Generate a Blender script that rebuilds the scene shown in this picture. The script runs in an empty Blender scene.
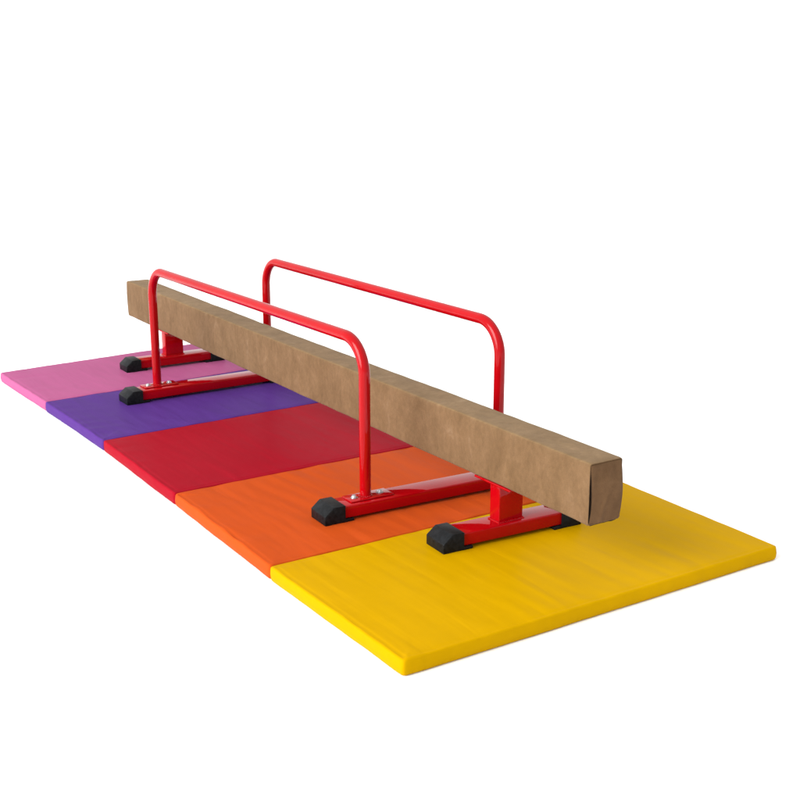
import bpy, bmesh, math, random
from mathutils import Vector, Matrix, noise
random.seed(4)
S = bpy.context.scene
COL = S.collection
PI = math.pi

# ------------------------------------------------------------------ materials
def new_mat(name):
    m = bpy.data.materials.new(name); m.use_nodes = True
    nt = m.node_tree
    b = nt.nodes['Principled BSDF']
    return m, nt, b

def N(nt, t, **kw):
    n = nt.nodes.new(t)
    for k, v in kw.items():
        if k in n.inputs.keys(): n.inputs[k].default_value = v
        else: setattr(n, k, v)
    return n

def ramp(nt, stops):
    r = nt.nodes.new('ShaderNodeValToRGB')
    el = r.color_ramp.elements
    while len(el) < len(stops): el.new(0.5)
    for e, (p, c) in zip(el, stops):
        e.position = p; e.color = (c[0], c[1], c[2], 1)
    return r

def vinyl(name, col, spec=0.007, rough=0.36, ripple=0.25):
    """coated nylon / vinyl mat cover: faint cloth weave, slack ripples, slight tone drift"""
    m, nt, b = new_mat(name)
    L = nt.links.new
    tc = N(nt, 'ShaderNodeTexCoord')
    n1 = N(nt, 'ShaderNodeTexNoise', Scale=2.6, Detail=3.0, Roughness=0.55)
    L(tc.outputs['Object'], n1.inputs['Vector'])
    k = 0.965
    r = ramp(nt, [(0.32, (col[0]*k, col[1]*k, col[2]*k)), (0.70, (min(1, col[0]*1.03), col[1]*1.03, col[2]*1.03))])
    L(n1.outputs['Fac'], r.inputs['Fac'])
    # scuffs / dust, very faint
    n2 = N(nt, 'ShaderNodeTexNoise', Scale=38.0, Detail=4.0, Roughness=0.7)
    L(tc.outputs['Object'], n2.inputs['Vector'])
    r2 = ramp(nt, [(0.40, (0.985,)*3), (0.66, (1.01,)*3)])
    L(n2.outputs['Fac'], r2.inputs['Fac'])
    mx = N(nt, 'ShaderNodeMix', data_type='RGBA', blend_type='MULTIPLY')
    mx.inputs['Factor'].default_value = 1.0
    L(r.outputs['Color'], mx.inputs['A']); L(r2.outputs['Color'], mx.inputs['B'])
    L(mx.outputs['Result'], b.inputs['Base Color'])
    b.inputs['Specular IOR Level'].default_value = spec
    rr = N(nt, 'ShaderNodeMapRange'); rr.inputs['To Min'].default_value = rough-0.06; rr.inputs['To Max'].default_value = rough+0.10
    L(n2.outputs['Fac'], rr.inputs['Value']); L(rr.outputs['Result'], b.inputs['Roughness'])
    # weave + slack ripples
    wv = N(nt, 'ShaderNodeTexNoise', Scale=420.0, Detail=2.0)
    L(tc.outputs['Object'], wv.inputs['Vector'])
    mp = N(nt, 'ShaderNodeMapping'); mp.inputs['Rotation'].default_value = (0, 0, math.radians(-10)); mp.inputs['Scale'].default_value = (9.0, 1.1, 1.1)
    L(tc.outputs['Object'], mp.inputs['Vector'])
    rp = N(nt, 'ShaderNodeTexNoise', Scale=1.9, Detail=2.0, Roughness=0.45, Distortion=0.35)
    L(mp.outputs['Vector'], rp.inputs['Vector'])
    b1 = N(nt, 'ShaderNodeBump', Strength=0.10, Distance=0.0006)
    b2 = N(nt, 'ShaderNodeBump', Strength=ripple, Distance=0.012)
    L(wv.outputs['Fac'], b1.inputs['Height']); L(rp.outputs['Fac'], b2.inputs['Height'])
    L(b2.outputs['Normal'], b1.inputs['Normal']); L(b1.outputs['Normal'], b.inputs['Normal'])
    return m

M = {}
M['pink']   = vinyl('pink_vinyl',   (0.350, 0.084, 0.195))
M['purple'] = vinyl('purple_vinyl', (0.072, 0.026, 0.172))
M['red']    = vinyl('red_vinyl',    (0.275, 0.0050, 0.014))
M['orange'] = vinyl('orange_vinyl', (0.430, 0.060, 0.009), ripple=0.28)
M['yellow'] = vinyl('yellow_vinyl', (0.462, 0.256, 0.0004), ripple=0.28)

def suede(name, tint, top_tint):
    m, nt, b = new_mat(name); L = nt.links.new
    tc = N(nt, 'ShaderNodeTexCoord'); ge = N(nt, 'ShaderNodeNewGeometry')
    # brushed nap patches
    mp = N(nt, 'ShaderNodeMapping'); mp.inputs['Scale'].default_value = (7.5, 7.5, 5.0)
    L(tc.outputs['Object'], mp.inputs['Vector'])
    n1 = N(nt, 'ShaderNodeTexNoise', Scale=2.0, Detail=8.0, Roughness=0.66, Distortion=0.5)
    L(mp.outputs['Vector'], n1.inputs['Vector'])
    tn = lambda c: tuple(a*q for a, q in zip(c, tint))
    r1 = ramp(nt, [(0.30, tn((0.238, 0.140, 0.070))), (0.48, tn((0.288, 0.172, 0.089))), (0.60, tn((0.315, 0.190, 0.101))), (0.74, tn((0.385, 0.245, 0.145)))])
    L(n1.outputs['Fac'], r1.inputs['Fac'])
    # short vertical hand strokes on the sides
    mp2 = N(nt, 'ShaderNodeMapping'); mp2.inputs['Scale'].default_value = (26, 34, 12)
    L(tc.outputs['Object'], mp2.inputs['Vector'])
    n2 = N(nt, 'ShaderNodeTexNoise', Scale=1.0, Detail=4.0, Roughness=0.6, Distortion=0.5)
    L(mp2.outputs['Vector'], n2.inputs['Vector'])
    r2 = ramp(nt, [(0.30, (0.93,)*3), (0.70, (1.06,)*3)])
    L(n2.outputs['Fac'], r2.inputs['Fac'])
    mx = N(nt, 'ShaderNodeMix', data_type='RGBA', blend_type='MULTIPLY'); mx.inputs['Factor'].default_value = 1
    L(r1.outputs['Color'], mx.inputs['A']); L(r2.outputs['Color'], mx.inputs['B'])
    n4 = N(nt, 'ShaderNodeTexNoise', Scale=75.0, Detail=5.0, Roughness=0.75)
    L(tc.outputs['Object'], n4.inputs['Vector'])
    r4 = ramp(nt, [(0.34, (0.91,)*3), (0.68, (1.09,)*3)]); L(n4.outputs['Fac'], r4.inputs['Fac'])
    mx4 = N(nt, 'ShaderNodeMix', data_type='RGBA', blend_type='MULTIPLY'); mx4.inputs['Factor'].default_value = 1
    L(mx.outputs['Result'], mx4.inputs['A']); L(r4.outputs['Color'], mx4.inputs['B']); mx = mx4
    # upward faces are tinted lighter, greyer and more olive
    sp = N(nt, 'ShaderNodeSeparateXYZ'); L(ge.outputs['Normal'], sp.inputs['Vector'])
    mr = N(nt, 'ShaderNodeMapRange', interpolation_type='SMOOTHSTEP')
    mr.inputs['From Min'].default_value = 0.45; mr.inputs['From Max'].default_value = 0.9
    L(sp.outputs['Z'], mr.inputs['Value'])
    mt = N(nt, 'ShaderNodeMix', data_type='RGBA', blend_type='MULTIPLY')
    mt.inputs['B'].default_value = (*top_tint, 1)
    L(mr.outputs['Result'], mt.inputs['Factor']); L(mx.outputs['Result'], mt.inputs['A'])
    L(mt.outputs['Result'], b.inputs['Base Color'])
    b.inputs['Roughness'].default_value = 0.95
    b.inputs['Specular IOR Level'].default_value = 0.05
    b.inputs['Sheen Weight'].default_value = 0.06
    b.inputs['Sheen Roughness'].default_value = 0.5
    fz = N(nt, 'ShaderNodeTexNoise', Scale=260.0, Detail=3.0); L(tc.outputs['Object'], fz.inputs['Vector'])
    b1 = N(nt, 'ShaderNodeBump', Strength=0.35, Distance=0.001); L(fz.outputs['Fac'], b1.inputs['Height'])
    b2 = N(nt, 'ShaderNodeBump', Strength=0.25, Distance=0.006); L(n1.outputs['Fac'], b2.inputs['Height'])
    L(b2.outputs['Normal'], b1.inputs['Normal']); L(b1.outputs['Normal'], b.inputs['Normal'])
    return m
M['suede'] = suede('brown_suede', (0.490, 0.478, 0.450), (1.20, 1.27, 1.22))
M['suede_end_shaded'] = suede('brown_suede_flap_shaded', (0.40, 0.36, 0.33), (1.1, 1.15, 1.1))  # same suede, darkened: shade of the end face put into the colour

def paint():
    m, nt, b = new_mat('red_gloss_paint'); L = nt.links.new
    tc = N(nt, 'ShaderNodeTexCoord')
    n1 = N(nt, 'ShaderNodeTexNoise', Scale=7.0, Detail=3.0); L(tc.outputs['Object'], n1.inputs['Vector'])
    r = ramp(nt, [(0.3, (0.300, 0.0008, 0.003)), (0.7, (0.338, 0.0012, 0.004))])
    L(n1.outputs['Fac'], r.inputs['Fac']); L(r.outputs['Color'], b.inputs['Base Color'])
    b.inputs['Roughness'].default_value = 0.05
    b.inputs['Specular IOR Level'].default_value = 0.19
    op = N(nt, 'ShaderNodeTexNoise', Scale=55.0, Detail=1.5); L(tc.outputs['Object'], op.inputs['Vector'])
    bp = N(nt, 'ShaderNodeBump', Strength=0.10, Distance=0.0012); L(op.outputs['Fac'], bp.inputs['Height'])
    L(bp.outputs['Normal'], b.inputs['Normal'])
    return m
M['paint'] = paint()

def rubber():
    m, nt, b = new_mat('black_rubber'); L = nt.links.new
    tc = N(nt, 'ShaderNodeTexCoord')
    n1 = N(nt, 'ShaderNodeTexNoise', Scale=90.0, Detail=4.0, Roughness=0.7); L(tc.outputs['Object'], n1.inputs['Vector'])
    r = ramp(nt, [(0.38, (0.0035, 0.004, 0.0045)), (0.66, (0.010, 0.011, 0.0125))])
    L(n1.outputs['Fac'], r.inputs['Fac']); L(r.outputs['Color'], b.inputs['Base Color'])
    b.inputs['Roughness'].default_value = 0.46; b.inputs['Specular IOR Level'].default_value = 0.12
    n2 = N(nt, 'ShaderNodeTexNoise', Scale=330.0, Detail=2.0); L(tc.outputs['Object'], n2.inputs['Vector'])
    bp = N(nt, 'ShaderNodeBump', Strength=0.5, Distance=0.0006); L(n2.outputs['Fac'], bp.inputs['Height'])
    L(bp.outputs['Normal'], b.inputs['Normal'])
    return m
M['rubber'] = rubber()

def zinc():
    m, nt, b = new_mat('zinc_steel'); L = nt.links.new
    tc = N(nt, 'ShaderNodeTexCoord')
    n1 = N(nt, 'ShaderNodeTexNoise', Scale=300.0, Detail=2.0); L(tc.outputs['Object'], n1.inputs['Vector'])
    r = ramp(nt, [(0.3, (0.42, 0.45, 0.47)), (0.7, (0.62, 0.64, 0.66))])
    L(n1.outputs['Fac'], r.inputs['Fac']); L(r.outputs['Color'], b.inputs['Base Color'])
    b.inputs['Metallic'].default_value = 1.0; b.inputs['Roughness'].default_value = 0.28
    return m
M['zinc'] = zinc()

def white_floor():
    m, nt, b = new_mat('white_studio_floor'); L = nt.links.new
    tc = N(nt, 'ShaderNodeTexCoord')
    n1 = N(nt, 'ShaderNodeTexNoise', Scale=3.0, Detail=2.0); L(tc.outputs['Object'], n1.inputs['Vector'])
    r = ramp(nt, [(0.3, (0.955,)*3), (0.7, (0.97,)*3)])
    L(n1.outputs['Fac'], r.inputs['Fac']); L(r.outputs['Color'], b.inputs['Base Color'])
    b.inputs['Roughness'].default_value = 1.0; b.inputs['Specular IOR Level'].default_value = 0.0
    return m
M['floor'] = white_floor()

# ------------------------------------------------------------------ helpers
def empty(name, loc, label, cat, group=None):
    o = bpy.data.objects.new(name, None); COL.objects.link(o)
    o.location = loc; o.empty_display_size = 0.1
    o['label'] = label; o['category'] = cat; o['kind'] = 'thing'
    if group: o['group'] = group
    return o

def link(name, bm, mat, parent=None, loc=(0, 0, 0), rz=0.0, label=None, smooth=None):
    bmesh.ops.recalc_face_normals(bm, faces=bm.faces[:])
    me = bpy.data.meshes.new(name); bm.to_mesh(me); bm.free()
    me.materials.append(mat)
    o = bpy.data.objects.new(name, me); COL.objects.link(o)
    o.parent = parent; o.location = loc; o.rotation_euler = (0, 0, rz)
    if label: o['label'] = label
    if smooth is not None:
        for p in me.polygons: p.use_smooth = True
        if smooth < 3.1: me.set_sharp_from_angle(angle=smooth)
    return o

def copy_obj(o, parent, loc=None, rz=None):
    c = o.copy(); COL.objects.link(c); c.parent = parent
    if loc is not None: c.location = loc
    if rz is not None: c.rotation_euler = (0, 0, rz)
    return c

def add_box(bm, x0, x1, y0, y1, z0, z1, bev=0.0, seg=3):
    t = bmesh.new()
    bmesh.ops.create_cube(t, size=1.0)
    for v in t.verts:
        v.co = Vector((x0+(v.co.x+.5)*(x1-x0), y0+(v.co.y+.5)*(y1-y0), z0+(v.co.z+.5)*(z1-z0)))
    if bev: bmesh.ops.bevel(t, geom=t.edges[:], offset=bev, segments=seg, profile=0.5, affect='EDGES')
    merge(bm, t)

def merge(bm, t):
    me = bpy.data.meshes.new('tmp'); t.to_mesh(me); t.free()
    bm.from_mesh(me); bpy.data.meshes.remove(me)

def add_prism(bm, prof, y0, y1, bev=0.0, seg=2):
    """polygon in (x, z) extruded along y"""
    t = bmesh.new()
    a = [t.verts.new((x, y0, z)) for x, z in prof]; b = [t.verts.new((x, y1, z)) for x, z in prof]
    n = len(prof)
    t.faces.new(a); t.faces.new(b[::-1])
    for i in range(n): t.faces.new((a[i], b[i], b[(i+1) % n], a[(i+1) % n]))
    bmesh.ops.recalc_face_normals(t, faces=t.faces[:])
    if bev: bmesh.ops.bevel(t, geom=t.edges[:], offset=bev, segments=seg, profile=0.5, affect='EDGES')
    merge(bm, t)

def add_lathe(bm, prof, cx, cy, cz, n=24):
    rings = []
    for r, z in prof:
        if r < 1e-6: rings.append([bm.verts.new((cx, cy, cz+z))]); continue
        rings.append([bm.verts.new((cx+r*math.cos(2*PI*i/n), cy+r*math.sin(2*PI*i/n), cz+z)) for i in range(n)])
    for a, b in zip(rings, rings[1:]):
        for i in range(n):
            j = (i+1) % n
            if len(a) == 1: bm.faces.new((a[0], b[i], b[j]))
            elif len(b) == 1: bm.faces.new((a[i], b[0], a[j]))
            else: bm.faces.new((a[i], b[i], b[j], a[j]))

def add_sweep(bm, pts, r, n=28):
    """tube along a path lying in a plane of constant x"""
    rings = []
    for i, p in enumerate(pts):
        a = pts[max(0, i-1)]; b = pts[min(len(pts)-1, i+1)]
        t = (b-a).normalized(); s = Vector((1, 0, 0)); u = s.cross(t).normalized()
        s2 = t.cross(u).normalized()
        rings.append([bm.verts.new(p + s2*(r*math.cos(2*PI*k/n)) + u*(r*math.sin(2*PI*k/n))) for k in range(n)])
    for A, B in zip(rings, rings[1:]):
        for k in range(n): bm.faces.new((A[k], A[(k+1) % n], B[(k+1) % n], B[k]))
    bm.faces.new(rings[0]); bm.faces.new(rings[-1][::-1])

def smooth01(t):
    t = max(0.0, min(1.0, t)); return t*t*(3-2*t)

# ------------------------------------------------------------------ setting
bm = bmesh.new()
R = 260.0
v = [bm.verts.new(c) for c in ((-R, -R, 0), (R, -R, 0), (R, R, 0), (-R, R, 0))]
bm.faces.new(v)
fl = link('floor', bm, M['floor']); fl['kind'] = 'structure'

# ------------------------------------------------------------------ folding mat
T = 0.0393
mat_root = empty('folding_mat', (0.57, 1.5, 0),
                 'long five-panel folding gym mat in pink, purple, red, orange and yellow on the white floor', 'folding mat')
MO = Vector((0.57, 1.5, 0))

def mat_panel(c00, c10, c11, c01, seed, pucker, slack):
    """c00 near-left, c10 near-right, c11 far-right, c01 far-left (plan corners); a soft padded slab"""
    W = ((c10-c00).length + (c11-c01).length)/2; D = ((c01-c00).length + (c11-c10).length)/2
    hx, hy = W/2, D/2
    nu, nv = 128, 72
    def axis(n, h):
        """denser near the edges"""
        out = []
        for i in range(n+1):
            t = -1 + 2*i/n
            s = 0.55*t + 0.45*math.sin(t*PI/2)
            out.append(h*s)
        return out
    ax, ay = axis(nu, hx), axis(nv, hy)
    cr = 0.0075
    def place(x, y, inset, z, disp=(0, 0)):
        kx, ky = (hx-inset)/hx, (hy-inset)/hy
        x *= kx; y *= ky
        X, Y = hx-inset-cr, hy-inset-cr
        dx, dy = abs(x)-X, abs(y)-Y
        if dx > 0 and dy > 0:
            m = max(dx, dy); l = math.hypot(dx, dy)
            x = math.copysign(X+dx*m/l, x); y = math.copysign(Y+dy*m/l, y)
        u, w = (x+hx)/W, (y+hy)/D
        p = c00*(1-u)*(1-w) + c10*u*(1-w) + c11*u*w + c01*(1-u)*w
        # outline is never ruler straight
        q = noise.noise_vector(Vector((p.x*3.1, p.y*3.1, seed)))
        return Vector((p.x+0.0022*q.x+disp[0], p.y+0.0022*q.y+disp[1], z)) - MO
    def top(x, y):
        u, w = x, y
        ex, ey = hx-abs(x), hy-abs(y); e = min(ex, ey)
        z = 0.0026*noise.noise(Vector((x*3.0, y*3.0, seed*1.7)))*smooth01(e/0.15)
        q = x + 0.18*y + 0.010*noise.noise(Vector((x*4, y*4, seed)))
        z += slack*0.0007*noise.noise(Vector((q*26, y*2.2, seed*2.3)))*smooth01(e/0.03)
        z += slack*0.0005*noise.noise(Vector((q*60, y*5.0, seed*4.3)))*smooth01(e/0.03)*smooth01(0.5+noise.noise(Vector((x*3, y*3, seed+9))))
        z += slack*0.00042*math.sin(2*PI*q/0.058 + 3.5*noise.noise(Vector((x*5, y*3, seed*5))))*smooth01(e/0.05)*smooth01(0.55+1.2*noise.noise(Vector((x*2.5, y*2.5, seed+5))))
        # stitched-edge puckers fading inwards
        k = math.exp(-e/0.085)*smooth01(e/0.006)
        along = x + 0.25*y if ey < ex else y
        pk = noise.noise(Vector((along*17+e*4, seed*3.1, 2.0)))
        z += pucker*0.0065*k*pk*abs(pk)**0.3
        # welt line just inside the edge
        z -= 0.0014*math.exp(-((e-0.012)/0.0045)**2)
        return z
    bm = bmesh.new()
    r = 0.0072
    g = [[bm.verts.new(place(x, y, r*0.9, T + top(x*(hx-r)/hx, y*(hy-r)/hy))) for y in ay] for x in ax]
    for i in range(nu):
        for j in range(nv): bm.faces.new((g[i][j], g[i+1][j], g[i+1][j+1], g[i][j+1]))
    # boundary loop, then rings down the side
    idx = [(i, 0) for i in range(nu)] + [(nu, j) for j in range(nv)] + [(i, nv) for i in range(nu, 0, -1)] + [(0, j) for j in range(nv, 0, -1)]
    prev = [g[i][j] for i, j in idx]
    prof = [(r*0.50, T-0.0004), (r*0.22, T-0.0015), (r*0.06, T-0.0034), (0.0, T-0.0060), (-0.0012, T*0.5), (0.0, 0.008), (r*0.25, 0.0030), (r*0.7, 0.0006), (0.03, 0.0005)]
    for ins, z in prof:
        ring = []
        for i, j in idx:
            x, y = ax[i], ay[j]
            wob = 0.0011*noise.noise(Vector((x*16, y*16, seed+z*40)))
            zz = z + (0.5*top(x*(hx-r)/hx, y*(hy-r)/hy) if z > T*0.75 else 0)
            ring.append(bm.verts.new(place(x, y, ins+wob, zz)))
        n = len(ring)
        for k in range(n): bm.faces.new((prev[k], ring[k], ring[(k+1) % n], prev[(k+1) % n]))
        prev = ring
    bm.faces.new(prev)
    return bm

# joints measured along the left and the right edge (the mat lies a little crooked)
left  = [(-0.001, 0.000), (-0.006, 0.586), (0.006, 1.206), (0.011, 1.818), (-0.001, 2.397), (-0.018, 2.940)]
right = [(1.133, 0.001), (1.149, 0.590), (1.146, 1.214), (1.146, 1.858), (1.146, 2.470), (1.140, 3.052)]
cols = [('yellow', 'yellow end panel of the mat, nearest and largest in view', 0.35, 1.0), ('orange', 'orange panel with creased cover beside the yellow end', 0.75, 1.1),
        ('red', 'crimson red middle panel of the mat', 0.45, 0.4), ('purple', 'purple panel between the red and the pink', 0.6, 0.5),
        ('pink', 'pink end panel, farthest from the viewer', 0.7, 0.6)]
gap = 0.0012
for i, (c, lab, pk, sl) in enumerate(cols):
    a, b = Vector((*left[i], 0)), Vector((*right[i], 0)); d, e = Vector((*right[i+1], 0)), Vector((*left[i+1], 0))
    g0 = gap if i else 0; g1 = gap if i < 4 else 0
    a.y += g0; b.y += g0; d.y -= g1; e.y -= g1
    link('mat_panel', mat_panel(a, b, d, e, 3.7*i+1.3, pk, sl), M[c], mat_root, label=lab, smooth=PI)

# ------------------------------------------------------------------ shared hardware
BW = 0.037            # half width of the rectangular foot tubes
ZB, ZT = 0.0478, 0.0825  # their underside and top
def foot_tube(x0, x1):
    bm = bmesh.new(); add_box(bm, x0, x1, -BW, BW, ZB, ZT, 0.0035, 3); return bm

def cap_mesh(pad=0.026):
    """rubber shoe: chamfered nose at x=0, tongue under the tube"""
    bm = bmesh.new()
    z0 = T-0.0005
    add_prism(bm, [(0, z0), (0, z0+0.026), (0.026, z0+0.0475), (0.062, z0+0.0475), (0.062, z0+0.0084), (0.062+pad, z0+0.0084), (0.062+pad, z0)],
              -0.0425, 0.0425, 0.0022, 2)
    return bm

# ------------------------------------------------------------------ balance beam
XC, HW = 0.614, 0.0496
BZ0, BZ1 = 0.188, 0.3386
YN, YF = 0.0776, 3.063
beam_root = empty('balance_beam', (XC, 1.5, T), 'long low balance beam wrapped in brown suede, standing on red feet across the coloured mat', 'balance beam')
beam_root.rotation_euler = (0, 0, math.radians(-0.44))
beam_root.location = (XC, 1.5, 0)

def rrect(hw, hh, r, n=5, flat=6):
    """rounded rectangle loop in (x, z), centred"""
    pts = []
    cs = [(hw-r, hh-r, 0), (-hw+r, hh-r, PI/2), (-hw+r, -hh+r, PI), (hw-r, -hh+r, 1.5*PI)]
    for q, (cx, cz, a0) in enumerate(cs):
        for k in range(n+1):
            a = a0 + (PI/2)*k/n; pts.append((cx+r*math.cos(a), cz+r*math.sin(a)))
        nx, nz, a1 = cs[(q+1) % 4]
        p0 = pts[-1]; p1 = (nx+r*math.cos(a1), nz+r*math.sin(a1))
        for k in range(1, flat): pts.append((p0[0]+(p1[0]-p0[0])*k/flat, p0[1]+(p1[1]-p0[1])*k/flat))
    return pts

hh = (BZ1-BZ0)/2; zc = (BZ0+BZ1)/2
def beam_mesh():
    bm = bmesh.new()
    sec = rrect(HW, hh, 0.0065)
    ny = 260; y0, y1 = YN+0.0045, YF-0.006
    rings = []
    def ring(y, k=1.0, rec=0.0):
        out = []
        for x, z in sec:
            nrm = Vector((x/HW, 0, z/hh))
            d = 0.0011*noise.noise(Vector((x*9+3, y*5, z*9))) + 0.0006*noise.noise(Vector((x*22, y*15, z*22+7)))
            sag = 0.0012*math.sin(y*2.1+1)
            s = 1 + d/0.06
            yb = y + (0.012*(1-(z/hh)**2)*(1-0.25*(x/HW)**2)*smooth01((y-(YF-0.05))/0.044) if y > YF-0.05 else 0)
            out.append(bm.verts.new((x*s*k, yb-1.5, zc+z*(s if k == 1 else k)+sag)))
        return out
    # near end: fabric edge stands up as a thin lip round a shallow recess that the end flap fills
    inner = []
    n = len(sec)
    r3 = ring(YN+0.034, 0.92); r2 = ring(YN+0.006, 0.945); r1 = ring(YN-0.0022, 0.962); r0 = ring(YN-0.0018, 0.988)
    seq = [r3, r2, r1, r0]
    for i in range(ny+1):
        t = i/ny
        seq.append(ring(y0+(y1-y0)*t))
    # far end: soft bulging cap
    for k, dy in ((0.985, 0.002), (0.95, 0.0035), (0.8, 0.005), (0.5, 0.006), (0.2, 0.0065)):
        rr = ring(y1+dy, k)
        seq.append(rr)
    for A, B in zip(seq, seq[1:]):
        for k in range(n): bm.faces.new((A[k], B[k], B[(k+1) % n], A[(k+1) % n]))
    bm.faces.new(seq[0]); bm.faces.new(seq[-1][::-1])
    return bm
body = link('beam_body', beam_mesh(), M['suede'], beam_root, smooth=math.radians(50))

def flap_mesh():
    """the fold of suede pulled over the near end like a parcel; its left edge gapes"""
    bm = bmesh.new()
    nx, nz = 26, 34
    g = []
    for i in range(nx+1):
        col = []
        u = i/nx
        for j in range(nz+1):
            w = j/nz
            gape = 0.0010 + 0.0082*math.sin(PI*min(1, max(0, (w-0.02)/0.92)))**0.8*(1.45-1.0*w)
            xl = -HW+0.0022+gape*0.9; xr = HW-0.0010
            x = xl + (xr-xl)*u
            z = (w-0.5)*2*(hh-0.0008)
            ex = min(x-xl, xr-x); ez = (hh-0.0008)-abs(z); 
            bulge = 0.0048 + (0.001+0.0085*math.sin(PI*w))*smooth01(u*1.15)
            rim = (0.0012 if u < 0.5 else 0.006)*(1-math.sqrt(max(0, 1-(1-min(1, ex/0.006))**2))) + 0.0055*(1-math.sqrt(max(0, 1-(1-min(1, ez/0.006))**2)))
            wr = (1-0.8*smooth01((u-0.6)/0.4))*0.0018*noise.noise(Vector((x*34+z*14, z*30, 4.2))) + 0.0022*math.exp(-((x-0.004-z*0.28)/0.006)**2)*smooth01((0.02-z)/0.06)
            y = YN + 0.002 - bulge + rim - wr
            col.append(bm.verts.new((x, y-1.5, zc+z)))
        g.append(col)
    for i in range(nx):
        for j in range(nz): bm.faces.new((g[i][j], g[i+1][j], g[i+1][j+1], g[i][j+1]))
    # skirt going back into the recess
    idx = [(i, 0) for i in range(nx)] + [(nx, j) for j in range(nz)] + [(i, nz) for i in range(nx, 0, -1)] + [(0, j) for j in range(nz, 0, -1)]
    p = [g[i][j] for i, j in idx]
    q = [bm.verts.new((v.co.x*(0.985 if v.co.x > -0.02 else 0.62), YN+0.028-1.5, zc+(v.co.z-zc)*0.985)) for v in p]
    for k in range(len(p)): bm.faces.new((p[k], q[k], q[(k+1) % len(p)], p[(k+1) % len(p)]))
    return bm
link('end_flap', flap_mesh(), M['suede_end_shaded'], body, smooth=math.radians(60), label='folded suede flap closing the near end, gaping at its left edge')

bm = bmesh.new()  # thin dark strip, uneven below, under the beam's near end
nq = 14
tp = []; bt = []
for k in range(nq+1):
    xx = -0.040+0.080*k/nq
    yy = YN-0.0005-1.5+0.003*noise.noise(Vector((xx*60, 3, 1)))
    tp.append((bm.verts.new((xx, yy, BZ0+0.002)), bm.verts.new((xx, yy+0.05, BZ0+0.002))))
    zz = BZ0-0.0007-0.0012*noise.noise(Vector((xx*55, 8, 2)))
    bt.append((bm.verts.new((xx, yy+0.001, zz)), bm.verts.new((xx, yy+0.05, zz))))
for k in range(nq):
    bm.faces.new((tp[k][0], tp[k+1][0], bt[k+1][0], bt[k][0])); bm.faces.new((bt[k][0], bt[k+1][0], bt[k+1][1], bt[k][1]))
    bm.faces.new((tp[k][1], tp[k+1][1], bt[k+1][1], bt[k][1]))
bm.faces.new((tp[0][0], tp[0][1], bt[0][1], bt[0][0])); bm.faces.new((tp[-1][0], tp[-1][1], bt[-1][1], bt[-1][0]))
link('end_strip', bm, M['rubber'], body, smooth=math.radians(40), label='dark strip with an uneven edge under the near end')

FOOT = [(0.4425, math.radians(-3.2)), (2.6935, 0.0)]
first = None
for (fy, ry) in FOOT:
    loc = (0, fy-1.5, 0)
    if first is None:
        bar = link('foot_bar', foot_tube(-0.173, 0.170), M['paint'], beam_root, loc, ry, smooth=math.radians(40))
        cap = link('rubber_cap', cap_mesh(), M['rubber'], bar, (-0.215, 0, 0), 0, smooth=math.radians(30))
        copy_obj(cap, bar, (0.213, 0, 0), PI)
        bm = bmesh.new()
        add_box(bm, -0.0385, 0.0385, -0.0205, 0.0205, ZT-0.001, BZ0-0.0035, 0.003, 3)
        # weld bead at the base
        for k in range(60):
            t = k/60*4; s = int(t); f = t-s
            cx, cy = [(-.0395+.079*f, -.0215), (.0395, -.0215+.043*f), (.0395-.079*f, .0215), (-.0395, .0215-.043*f)][s]
            bmesh.ops.create_icosphere(bm, subdivisions=1, radius=0.0030+0.0007*random.random(), matrix=Matrix.Translation((cx, cy, ZT+0.0008)))
        post = link('support_post', bm, M['paint'], beam_root, loc, 0, smooth=math.radians(40))
        bm = bmesh.new(); add_box(bm, -0.0490, 0.0490, -0.075, 0.075, BZ0-0.0045, BZ0+0.0012, 0.0012, 2)
        plate = link('mounting_plate', bm, M['paint'], beam_root, loc, 0, smooth=math.radians(40))
        first = bar
    else:
        b2 = copy_obj(bar, beam_root, loc, ry)
        copy_obj(cap, b2, (-0.215, 0, 0), 0); copy_obj(cap, b2, (0.213, 0, 0), PI)
        copy_obj(post, beam_root, loc); copy_obj(plate, beam_root, loc)

# ------------------------------------------------------------------ crawling frame
cr_root = empty('crawling_frame', (0.60, 1.5, T), 'red tubular crawling frame with two parallel handrails straddling the brown beam', 'handrail frame')
cr_root.location = (0.60, 1.5, 0)
UL, UR, UZ = 0.3765, 0.8266, 0.5150
YNL, YNR, YFL, YFR = 0.779, 0.768, 2.237, 2.229
bars = []
for k, (by, ry, px) in enumerate(((0.7665, math.radians(-2.8), 0.026), (2.2275, math.radians(0.6), 0.09))):
    bb = link('base_bar', foot_tube(-0.325, 0.325), M['paint'], cr_root, (0.006, by-1.5, 0), ry, smooth=math.radians(40)) if k == 0 else copy_obj(bars[0], cr_root, (0.002, by-1.5, 0), ry)
    if k == 0:
        c1 = link('rubber_cap', cap_mesh(), M['rubber'], bb, (-0.367, 0, 0), 0, smooth=math.radians(30))
    else:
        copy_obj(c1, bb, (-0.370, 0, 0), 0)
    link('rubber_cap', cap_mesh(px), M['rubber'], bb, (0.367, 0, 0), PI, smooth=math.radians(30))
    bars.append(bb)

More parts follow.
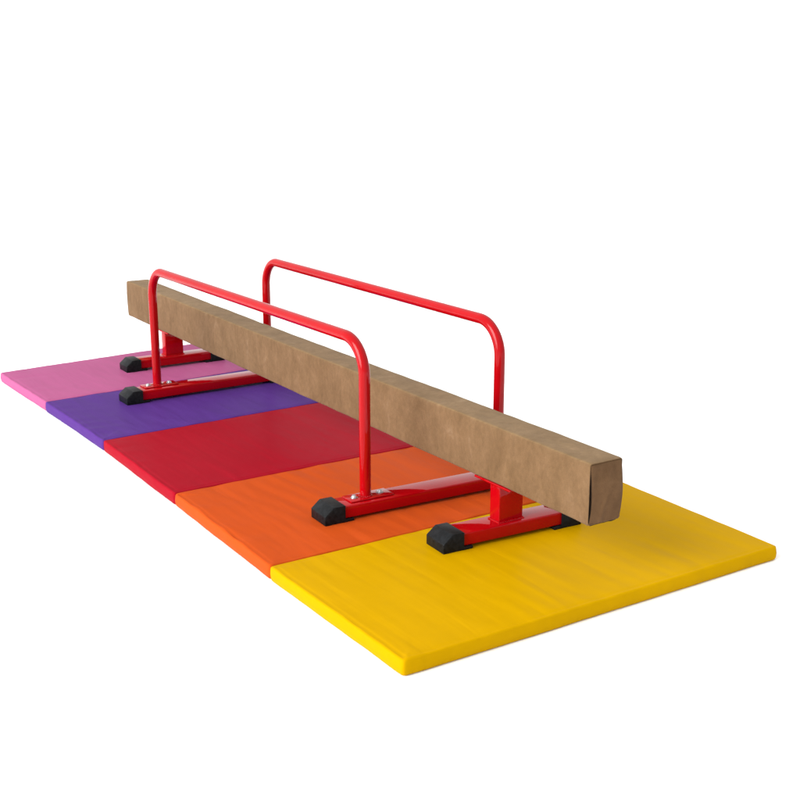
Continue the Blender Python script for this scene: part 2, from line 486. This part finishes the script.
def rail_path(yn, yf, z0, z1, rb):
    pts = [Vector((0, yn, z0)), Vector((0, yn, z0+0.02))]
    n = 16
    pts.append(Vector((0, yn, (z0+z1-rb)/2)))
    for k in range(n+1):
        a = PI - (PI/2)*k/n
        pts.append(Vector((0, yn+rb+rb*math.cos(a), z1-rb+rb*math.sin(a))))
    for t in (0.25, 0.5, 0.75): pts.append(Vector((0, yn+rb+(yf-yn-2*rb)*t, z1)))
    for k in range(n+1):
        a = PI/2 - (PI/2)*k/n
        pts.append(Vector((0, yf-rb+rb*math.cos(a), z1-rb+rb*math.sin(a))))
    pts += [Vector((0, yf, (z0+z1-rb)/2)), Vector((0, yf, z0+0.02)), Vector((0, yf, z0))]
    return pts

TR = 0.0155
bolt = None; flange = None
for (ux, yn, yf, rr) in ((0.378, YNL, YFL, math.radians(0.5)), (UR, YNR, YFR, 0)):
    bm = bmesh.new(); add_sweep(bm, rail_path(yn-1.5, yf-1.5, ZT+0.003, UZ, 0.095), TR)
    for yy in (yn-1.5, yf-1.5):
        for q in range(22):   # weld bead round the foot of the tube
            a = 2*PI*q/22
            bmesh.ops.create_icosphere(bm, subdivisions=1, radius=0.0026+0.0006*random.random(),
                                       matrix=Matrix.Translation((TR*1.05*math.cos(a), yy+TR*1.05*math.sin(a), ZT+0.0055)))
    rail = link('handrail', bm, M['paint'], cr_root, (ux-0.60, 0, 0), rr, smooth=math.radians(60),
                label='left red handrail bent from one tube' if ux < 0.6 else 'right red handrail, behind the beam')
    for y, ry in ((yn, math.radians(-2.8)), (yf, math.radians(0.6))):
        if flange is None:
            bm = bmesh.new(); add_box(bm, -0.066, 0.066, -0.0275, 0.0275, ZT+0.0003, ZT+0.0048, 0.0014, 2)
            flange = link('base_plate', bm, M['paint'], rail, (0.008, y-1.5, 0), ry, smooth=math.radians(40))
        else:
            copy_obj(flange, rail, (0.008, y-1.5, 0), ry)
        for sx in (-0.036, 0.046):
            if bolt is None:
                bm = bmesh.new()
                add_lathe(bm, [(0, 0), (0.0105, 0), (0.0105, 0.0016), (0.0075, 0.0018)], 0, 0, 0, 28)
                add_lathe(bm, [(0.0078, 0.0016), (0.0078, 0.0035), (0.0070, 0.0058), (0.0048, 0.0075), (0.0022, 0.0082), (0, 0.0083)], 0, 0, 0, 24)
                bolt = link('bolt', bm, M['zinc'], rail, (sx, y-1.5, ZT+0.0046), 0, smooth=math.radians(40))
            else:
                copy_obj(bolt, rail, (sx, y-1.5, ZT+0.0046), 0)

# ------------------------------------------------------------------ light: white studio surround and one big softbox at the left
w = bpy.data.worlds.new('World'); S.world = w; w.use_nodes = True
nt = w.node_tree; L = nt.links.new
bg = nt.nodes['Background']
tc = nt.nodes.new('ShaderNodeTexCoord')
def lobe(direction, f0, f1, amount, prev):
    # a wide soft source of the surround (white wall, window side) around one direction
    d = nt.nodes.new('ShaderNodeVectorMath'); d.operation = 'DOT_PRODUCT'
    d.inputs[1].default_value = Vector(direction).normalized()
    L(tc.outputs['Generated'], d.inputs[0])
    r = nt.nodes.new('ShaderNodeMapRange'); r.interpolation_type = 'SMOOTHSTEP'
    r.inputs['From Min'].default_value = f0; r.inputs['From Max'].default_value = f1
    r.inputs['To Min'].default_value = 0.0; r.inputs['To Max'].default_value = amount
    L(d.outputs['Value'], r.inputs['Value'])
    a = nt.nodes.new('ShaderNodeMath'); a.operation = 'ADD'
    L(r.outputs['Result'], a.inputs[0])
    if isinstance(prev, float): a.inputs[1].default_value = prev
    else: L(prev, a.inputs[1])
    return a.outputs[0]
st = lobe((0.15, 0.9, 0.45), -0.7, 0.5, 0.24, 0.90)      # bright white background side
st = lobe((-0.92, 0.0, 0.38), 0.885, 0.955, 10.5, st)      # window side at the left
bg.inputs['Color'].default_value = (1, 1, 1, 1)
L(st, bg.inputs['Strength'])

ld = bpy.data.lights.new('softbox', 'AREA'); ld.shape = 'RECTANGLE'; ld.size = 1.6; ld.size_y = 1.6
ld.energy = 30; ld.color = (1.0, 0.97, 0.93)
lo = bpy.data.objects.new('softbox', ld); COL.objects.link(lo)
lo.location = (-2.4, 0.75, 2.3)
lo.rotation_euler = (Vector((0.5, 0.9, 0.7))-lo.location).to_track_quat('-Z', 'Y').to_euler()

# ------------------------------------------------------------------ camera
cd = bpy.data.cameras.new('camera'); cam = bpy.data.objects.new('camera', cd); COL.objects.link(cam)
cd.sensor_width = 36; cd.lens = 1194.34/800*36; cd.clip_start = 0.05; cd.clip_end = 1000
cam.location = (-1.2081, -1.8472, 1.1858)
y, t = math.radians(-32.9895), math.radians(-15.1292)
cam.rotation_euler = (PI/2+t, 0, y)
S.camera = cam
S.view_settings.view_transform = 'Standard'; S.view_settings.look = 'None'
S.view_settings.exposure = 0; S.view_settings.gamma = 1
